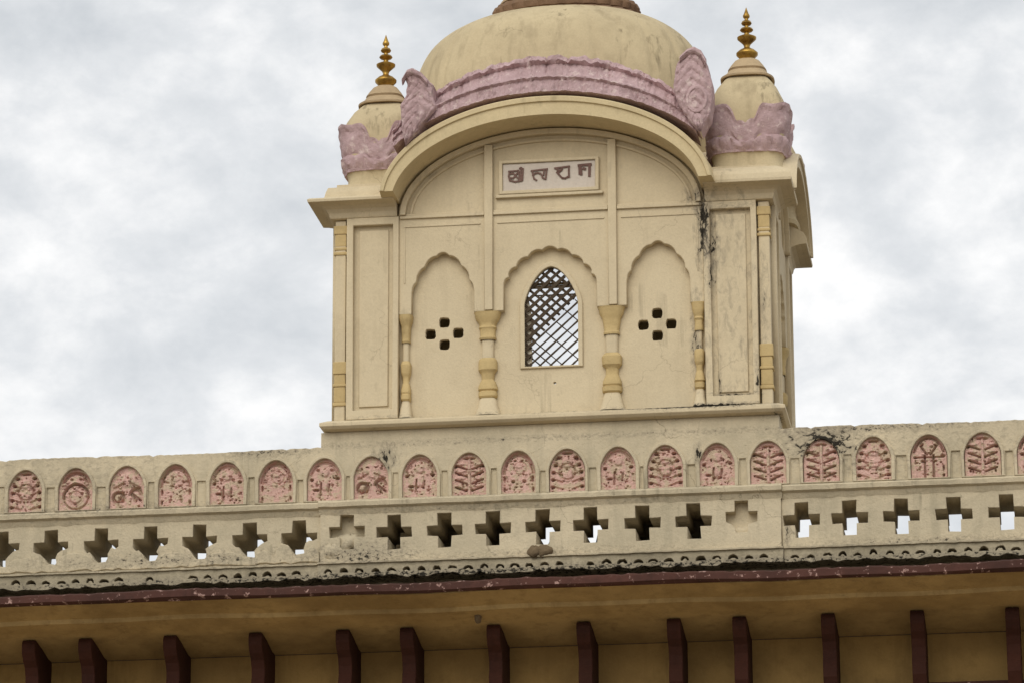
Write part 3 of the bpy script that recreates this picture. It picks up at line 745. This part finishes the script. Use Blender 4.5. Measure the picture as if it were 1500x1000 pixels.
def cupola(cx, cy, dz=0.):
    prof = [(.29, 11.30), (.30, 11.33), (.280, 11.37), (.275, 11.42), (.28, 11.45), (.29, 11.47), (.305, 11.56), (.318, 11.68), (.318, 11.80), (.292, 11.91), (.238, 12.02), (.178, 12.10), (.13, 12.16), (.02, 12.2)]
    prof = [(r_, z+dz*max(0, min(1, (z-11.8)/.3))) for r_, z in prof]
    c = MB(); c.rings(superlathe(prof, 4.2, 64, cx=cx, cy=cy)); cp = c.build('corner_cupola', 'dome', tur, True, angle=R(40))
    # petal crown: a broad petal at every corner, low zigzag leaves between
    def corner(a): 
        q_ = abs(math.sin(2*a)); q_ = max(0, min(1, (q_-.35)/.35)); return q_*q_*(3-2*q_)
    seg = 240; rows = []; rg = random.Random(int(cx*50)); ph = [rg.uniform(0, 6) for _ in range(6)]
    for v in range(15):
        q_ = v/14.; row = []
        for k in range(seg):
            a = 2*math.pi*k/seg; c_, s_ = math.cos(a), math.sin(a); sup = (abs(c_)**4.2+abs(s_)**4.2)**(-1/4.2)
            cn = corner(a); tip = cn*(1-.25*abs(math.sin(2*a+math.pi/2)))
            ztop = 11.70+.155*tip+.02*abs(math.sin(14*a))*(1-cn)+.012*math.sin(9*a+ph[0])
            z = 11.462+(ztop-11.462)*q_
            rb = .292+.032*math.sin(min(1, q_*1.1)*math.pi*.6)
            n_ = .007*math.sin(a*17+q_*9+ph[1])*math.sin(q_*21+a*5+ph[2])
            if q_ < .14: rb += .004
            elif q_ < .30: rb += .006+.016*abs(math.sin(13*a))**.5
            elif q_ < .36: rb -= .004
            else: rb += .014*cn*math.sin(math.pi*min(1, (q_-.3)/.5)*.5)
            if q_ > .9: rb += .012*cn+.006
            row.append((cx+(rb+n_)*sup*c_, cy+(rb+n_)*sup*s_, z+rg.uniform(-.002, .002)))
        rows.append(row)
    inner = [(cx+(x-cx)*.86, cy+(y-cy)*.86, z-.01) for x, y, z in rows[-1]]
    low = [(cx+(x-cx)*.9, cy+(y-cy)*.9, z) for x, y, z in rows[0]]
    c = MB(); c.grid([low]+rows+[inner], None, True); c.build('petal_crown', 'mauve', cp, True, angle=R(50))
    c = MB()
    c.rings(superlathe([(r_, z+dz) for r_, z in [(.145, 12.155), (.195, 12.108), (.210, 12.110), (.212, 12.124), (.17, 12.155), (.155, 12.18), (.02, 12.182)]], 2.8, 48, cx=cx, cy=cy)); c.build('cap_rim', 'tan', cp, True, angle=R(35))
    c = MB()
    c.rings(superlathe([(r_, z+dz) for r_, z in [(.14, 12.1825), (.152, 12.20), (.13, 12.235), (.10, 12.275), (.07, 12.295), (.02, 12.30)]], 2.8, 48, cx=cx, cy=cy)); c.build('cap', 'tan', cp, True, angle=R(35))
    fz = 12.295+dz
    pf = [(.03, 0), (.055, .004), (.062, .02), (.085, .045), (.086, .06), (.06, .085), (.03, .10), (.022, .115), (.03, .135), (.05, .155), (.074, .178), (.076, .192), (.05, .205), (.022, .215), (.018, .235), (.045, .245), (.053, .255), (.045, .268), (.017, .276), (.016, .292), (.035, .300), (.042, .312), (.034, .328), (.016, .338), (.014, .350), (.026, .362), (.028, .375), (.018, .395), (.008, .425), (.002, .445)]
    c = MB(); c.rings(superlathe([(r_, fz+z) for r_, z in pf], 2., 28, cx=cx, cy=cy)); c.build('finial', 'gold', cp, True, angle=R(50))
for sx in (-1, 1):
    for sy in (-1, 1):
        cornice(sx, sy)
        cupola(TX+(1.53 if sx > 0 else -1.36), .34 if sy < 0 else D-.34, .02 if sx > 0 else -.05)
# attic block under the dome
b_ = MB()
b_.rings([rect_ring(-.02, 11.285), rect_ring(-.02, 11.34)])
for x0, x1, y0, y1 in ((-1.15, 1.15, .02, D-.02),):
    pts = [(-1.15, 11.34), (1.15, 11.34)]+[(1.15*math.cos(math.pi*i/20), 11.45+.40*math.sin(math.pi*i/20)) for i in range(21)]
    b_.rings([[(TX+x, .0151, z) for x, z in pts], [(TX+x, D-.0151, z) for x, z in pts]])
pts = [(-.5+1, 11.3401), (.5+1, 11.3401)]+[(1+.5*math.cos(math.pi*i/20), 11.45+.30*math.sin(math.pi*i/20)) for i in range(21)]
b_.rings([[(TX-HWD+.03, y, z) for y, z in pts], [(TX+HWD-.03, y, z) for y, z in pts]])
b_.build('attic', 'cream', tur)
# main dome
DC = (TX-.03, 1.0)
dp = [(1.10, 11.60), (1.17, 11.8), (1.215, 12.0), (1.225, 12.2), (1.205, 12.38), (1.15, 12.55), (1.07, 12.69), (.95, 12.80), (.80, 12.885), (.64, 12.945), (.5, 12.98), (.02, 13.02)]
# smooth the profile
def resmooth(p, n=3):
    for _ in range(n):
        q_ = [p[0]]
        for a, b2 in zip(p[:-1], p[1:]):
            q_ += [(a[0]*.75+b2[0]*.25, a[1]*.75+b2[1]*.25), (a[0]*.25+b2[0]*.75, a[1]*.25+b2[1]*.75)]
        p = q_+[p[-1]]
    return p
def ribs(rad, z, a):
    return rad*(1-.012*max(0, math.cos(a*30+.8*math.sin(a*5)))**7*(1 if z > 12.2 else 0)+.0025*math.sin(a*9+z*6))
c = MB(); c.rings(superlathe(resmooth(dp, 2), 2.25, 352, sy=.72, cx=DC[0], cy=DC[1], rmod=ribs)); dome = c.build('dome', 'dome', tur, True, angle=R(50))
c = MB(); rows = []
def lot(rad, z, a):
    return rad*(1+.035*abs(math.sin(a*15))*(1 if rad > .56 else .1))
c.rings(superlathe([(.50, 12.93), (.56, 12.905), (.62, 12.905), (.642, 12.925), (.60, 12.955), (.545, 12.965), (.57, 12.975), (.59, 13.02), (.57, 13.06), (.50, 13.08), (.02, 13.1)], 2.2, 240, sy=.66, cx=DC[0]+.045, cy=DC[1]-.03, rmod=lot)); c.build('lotus_rim', 'brown', dome, True, angle=R(35))
c = MB(); c.rings(superlathe(resmooth([(.50, 13.1005), (.50, 13.12), (.42, 13.20), (.30, 13.32), (.16, 13.42), (.10, 13.5), (.02, 13.5)], 1), 2.2, 64, sy=.72, cx=DC[0], cy=DC[1])); c.build('cap', 'tan', dome, True)
c = MB(); c.rings(superlathe([(r_*1.9, 13.49+z*1.9) for r_, z in [(.03, 0), (.055, .004), (.085, .045), (.086, .06), (.03, .10), (.03, .135), (.074, .178), (.076, .192), (.022, .215), (.045, .245), (.053, .255), (.017, .276), (.016, .292), (.042, .312), (.016, .338), (.028, .375), (.008, .425), (.002, .445)]], 2., 28, cx=DC[0], cy=DC[1])); c.build('finial', 'gold', dome, True)
# inscription plaque -------------------------------------------------------
fr = plate('inscription_plaque', U(rect(-.40, .385, 11.185, 11.462)), [U(rect(-.372, .357, 11.213, 11.437))], -.028, .0115, 'cream', tur, .006)
plate('sill', U(rect(-.425, .415, 11.158, 11.183)), [], -.022, .0115, 'cream', fr, .005)
plate('plate', U(rect(-.37, .355, 11.215, 11.435)), [], -.008, .0110, 'white', fr, .003)
def stroke(mb, pts, w_, y0=-.018, y1=-.0085):
    for (x0, z0), (x1, z1) in zip(pts[:-1], pts[1:]):
        d_ = Vector((x1-x0, 0, z1-z0)); L = d_.length; d_.normalize(); n_ = Vector((-d_.z, 0, d_.x))*w_/2
        a = Vector((x0, 0, z0))-d_*w_*.35; b2 = Vector((x1, 0, z1))+d_*w_*.35
        q_ = [a+n_, a-n_, b2-n_, b2+n_]
        y1j = y1; y0j = y0+random.uniform(-.0012, .0012)
        mb.add([(p.x, y1j, p.z) for p in q_]+[(p.x, y0j, p.z) for p in q_], [(3,2,1,0),(4,5,6,7),(0,1,5,4),(1,2,6,5),(2,3,7,6),(3,0,4,7)])
def arc(cx, cz, rx, rz, a0, a1, n=9): return [(cx+rx*math.cos(R(a0+(a1-a0)*i/n)), cz+rz*math.sin(R(a0+(a1-a0)*i/n))) for i in range(n+1)]
def G(px_, py_):     # letter sketch units -> plaque coordinates
    return (TX-.372+.727*(px_-270)/970., 11.437-.224*(py_-215)/275.)
glyphs = [
  [[(335,295),(440,290)], [(345,295),(335,345),(345,385),(400,400),(455,395)], [(345,320),(385,315),(405,340),(380,365),(350,360)], [(400,335),(440,375)], [(410,330),(445,300)], [(450,270),(465,262),(485,275),(483,320),(478,390)], [(463,280),(466,395)], [(440,300),(452,395)]],
  [[(572,300),(740,288)], [(585,300),(588,345),(612,325),(640,322),(668,330),(685,352)], [(590,345),(600,378),(625,395)], [(685,352),(690,372),(712,385)], [(733,288),(722,388)], [(706,295),(700,345)]],
  [[(818,285),(972,272)], [(830,285),(850,305),(885,310),(895,290)], [(840,325),(862,350),(895,385),(925,390),(960,375)], [(880,310),(850,335)], [(965,272),(966,380)]],
  [[(1068,268),(1120,264)], [(1090,266),(1094,358)], [(1078,275),(1080,350)], [(1140,264),(1195,262)], [(1183,262),(1180,375)], [(1120,300),(1135,305)]]]
WD = [.0125, .0125, .0135, .020]
for gl, w_ in zip(glyphs, WD):
    c = MB()
    for st_ in gl: stroke(c, [G(*p) for p in st_], w_)
    c.build('letter', 'letter', fr)
# jali window --------------------------------------------------------------
wc = -.005
wfr = plate('jali_window', U(pointed(wc, .245, 9.795, 10.30, 10.645)), [U(pointed(wc, .208, 9.81, 10.30, 10.602))], .046, .0645, 'cream', tur, .006)
def hwz(z):
    if z < 9.812: return 0
    if z < 10.30: return .214
    q_ = (z-10.30)/(10.607-10.30)
    return 0 if q_ >= 1 else .214*(1-q_**(1/.72))**(1/1.75)
c = MB(); rg = random.Random(9)
def clipbar(ang, off, w_, y0, y1, cond):
    dx, dz = math.cos(ang), math.sin(ang); px_, pz_ = -dz*off, dx*off
    run = []; n_ = 160
    segs = []
    for i in range(n_+1):
        s_ = -.6+1.2*i/n_; x, z = px_+dx*s_, 10.2+pz_+dz*s_
        ok = abs(x) < hwz(z)+.002 and cond(x, z)
        if ok: run.append((x, z))
        if (not ok or i == n_) and len(run) > 2: segs.append((run[0], run[-1])); run = []
        elif not ok: run = []
    for (x0, z0), (x1, z1) in segs:
        j = rg.uniform(-.002, .002); k = 5
        P = []
        for i in range(k+1):
            s_ = i/k; x = TX+wc+x0+(x1-x0)*s_; z = z0+(z1-z0)*s_+j; ww = w_/2*(1+rg.uniform(-.2, .2))
            P.append([(x-dz*ww, y0, z+dx*ww), (x+dz*ww, y0, z-dx*ww), (x+dz*ww, y1, z-dx*ww), (x-dz*ww, y1, z+dx*ww)])
        c.rings(P)
def upper(x, z): return z > 10.02+ (x+.13)*1.05 or x < -.16
for i in range(-14, 15):
    clipbar(R(42), i*.0565+.01, .013, .085, .094, lambda x, z: True)
    clipbar(R(42), i*.0565+.01, .023, .0842, .0948, upper)
    clipbar(R(-42), i*.0565+.0, .021, .0955, .104, upper)
    clipbar(R(-42), i*.0565+.0, .008, .0955, .104, lambda x, z: i % 2 == 0 and not upper(x, z))
    if i in (-5, -6): clipbar(R(-42), i*.0565, .010, .0955, .104, lambda x, z: x < .06 and not upper(x, z))
c.build('lattice', 'dark', wfr)
bk = [(-.22, 10.45), (-.22, 9.805), (-.175, 9.805), (-.160, 9.90), (-.172, 10.02), (-.150, 10.10), (-.165, 10.22), (-.185, 10.34)]
plate('backing', U(list(reversed(bk))), [], .1150, .13, 'backing', wfr, .003)

# ================================================================== small loose things
c = MB(); lump(c, (.235, -.03, 8.33), (.085, .04, .045), 5, 20, 14, .16); lump(c, (.17, -.045, 8.325), (.05, .035, .045), 6, 20, 14, .14)
o = c.build('mud_nest', 'mud', None, True)
o['label'] = 'brown lump of dried mud stuck on the moulding below a cross opening'; o['category'] = 'mud nest'
c = MB(); lump(c, (-.21, -.40, 7.755), (.028, .03, .045), 2, 16, 12, .15)
o = c.build('wasp_nest', 'mud', None, True)
o['label'] = 'tiny dark nest hanging from the eave soffit above a bracket'; o['category'] = 'wasp nest'
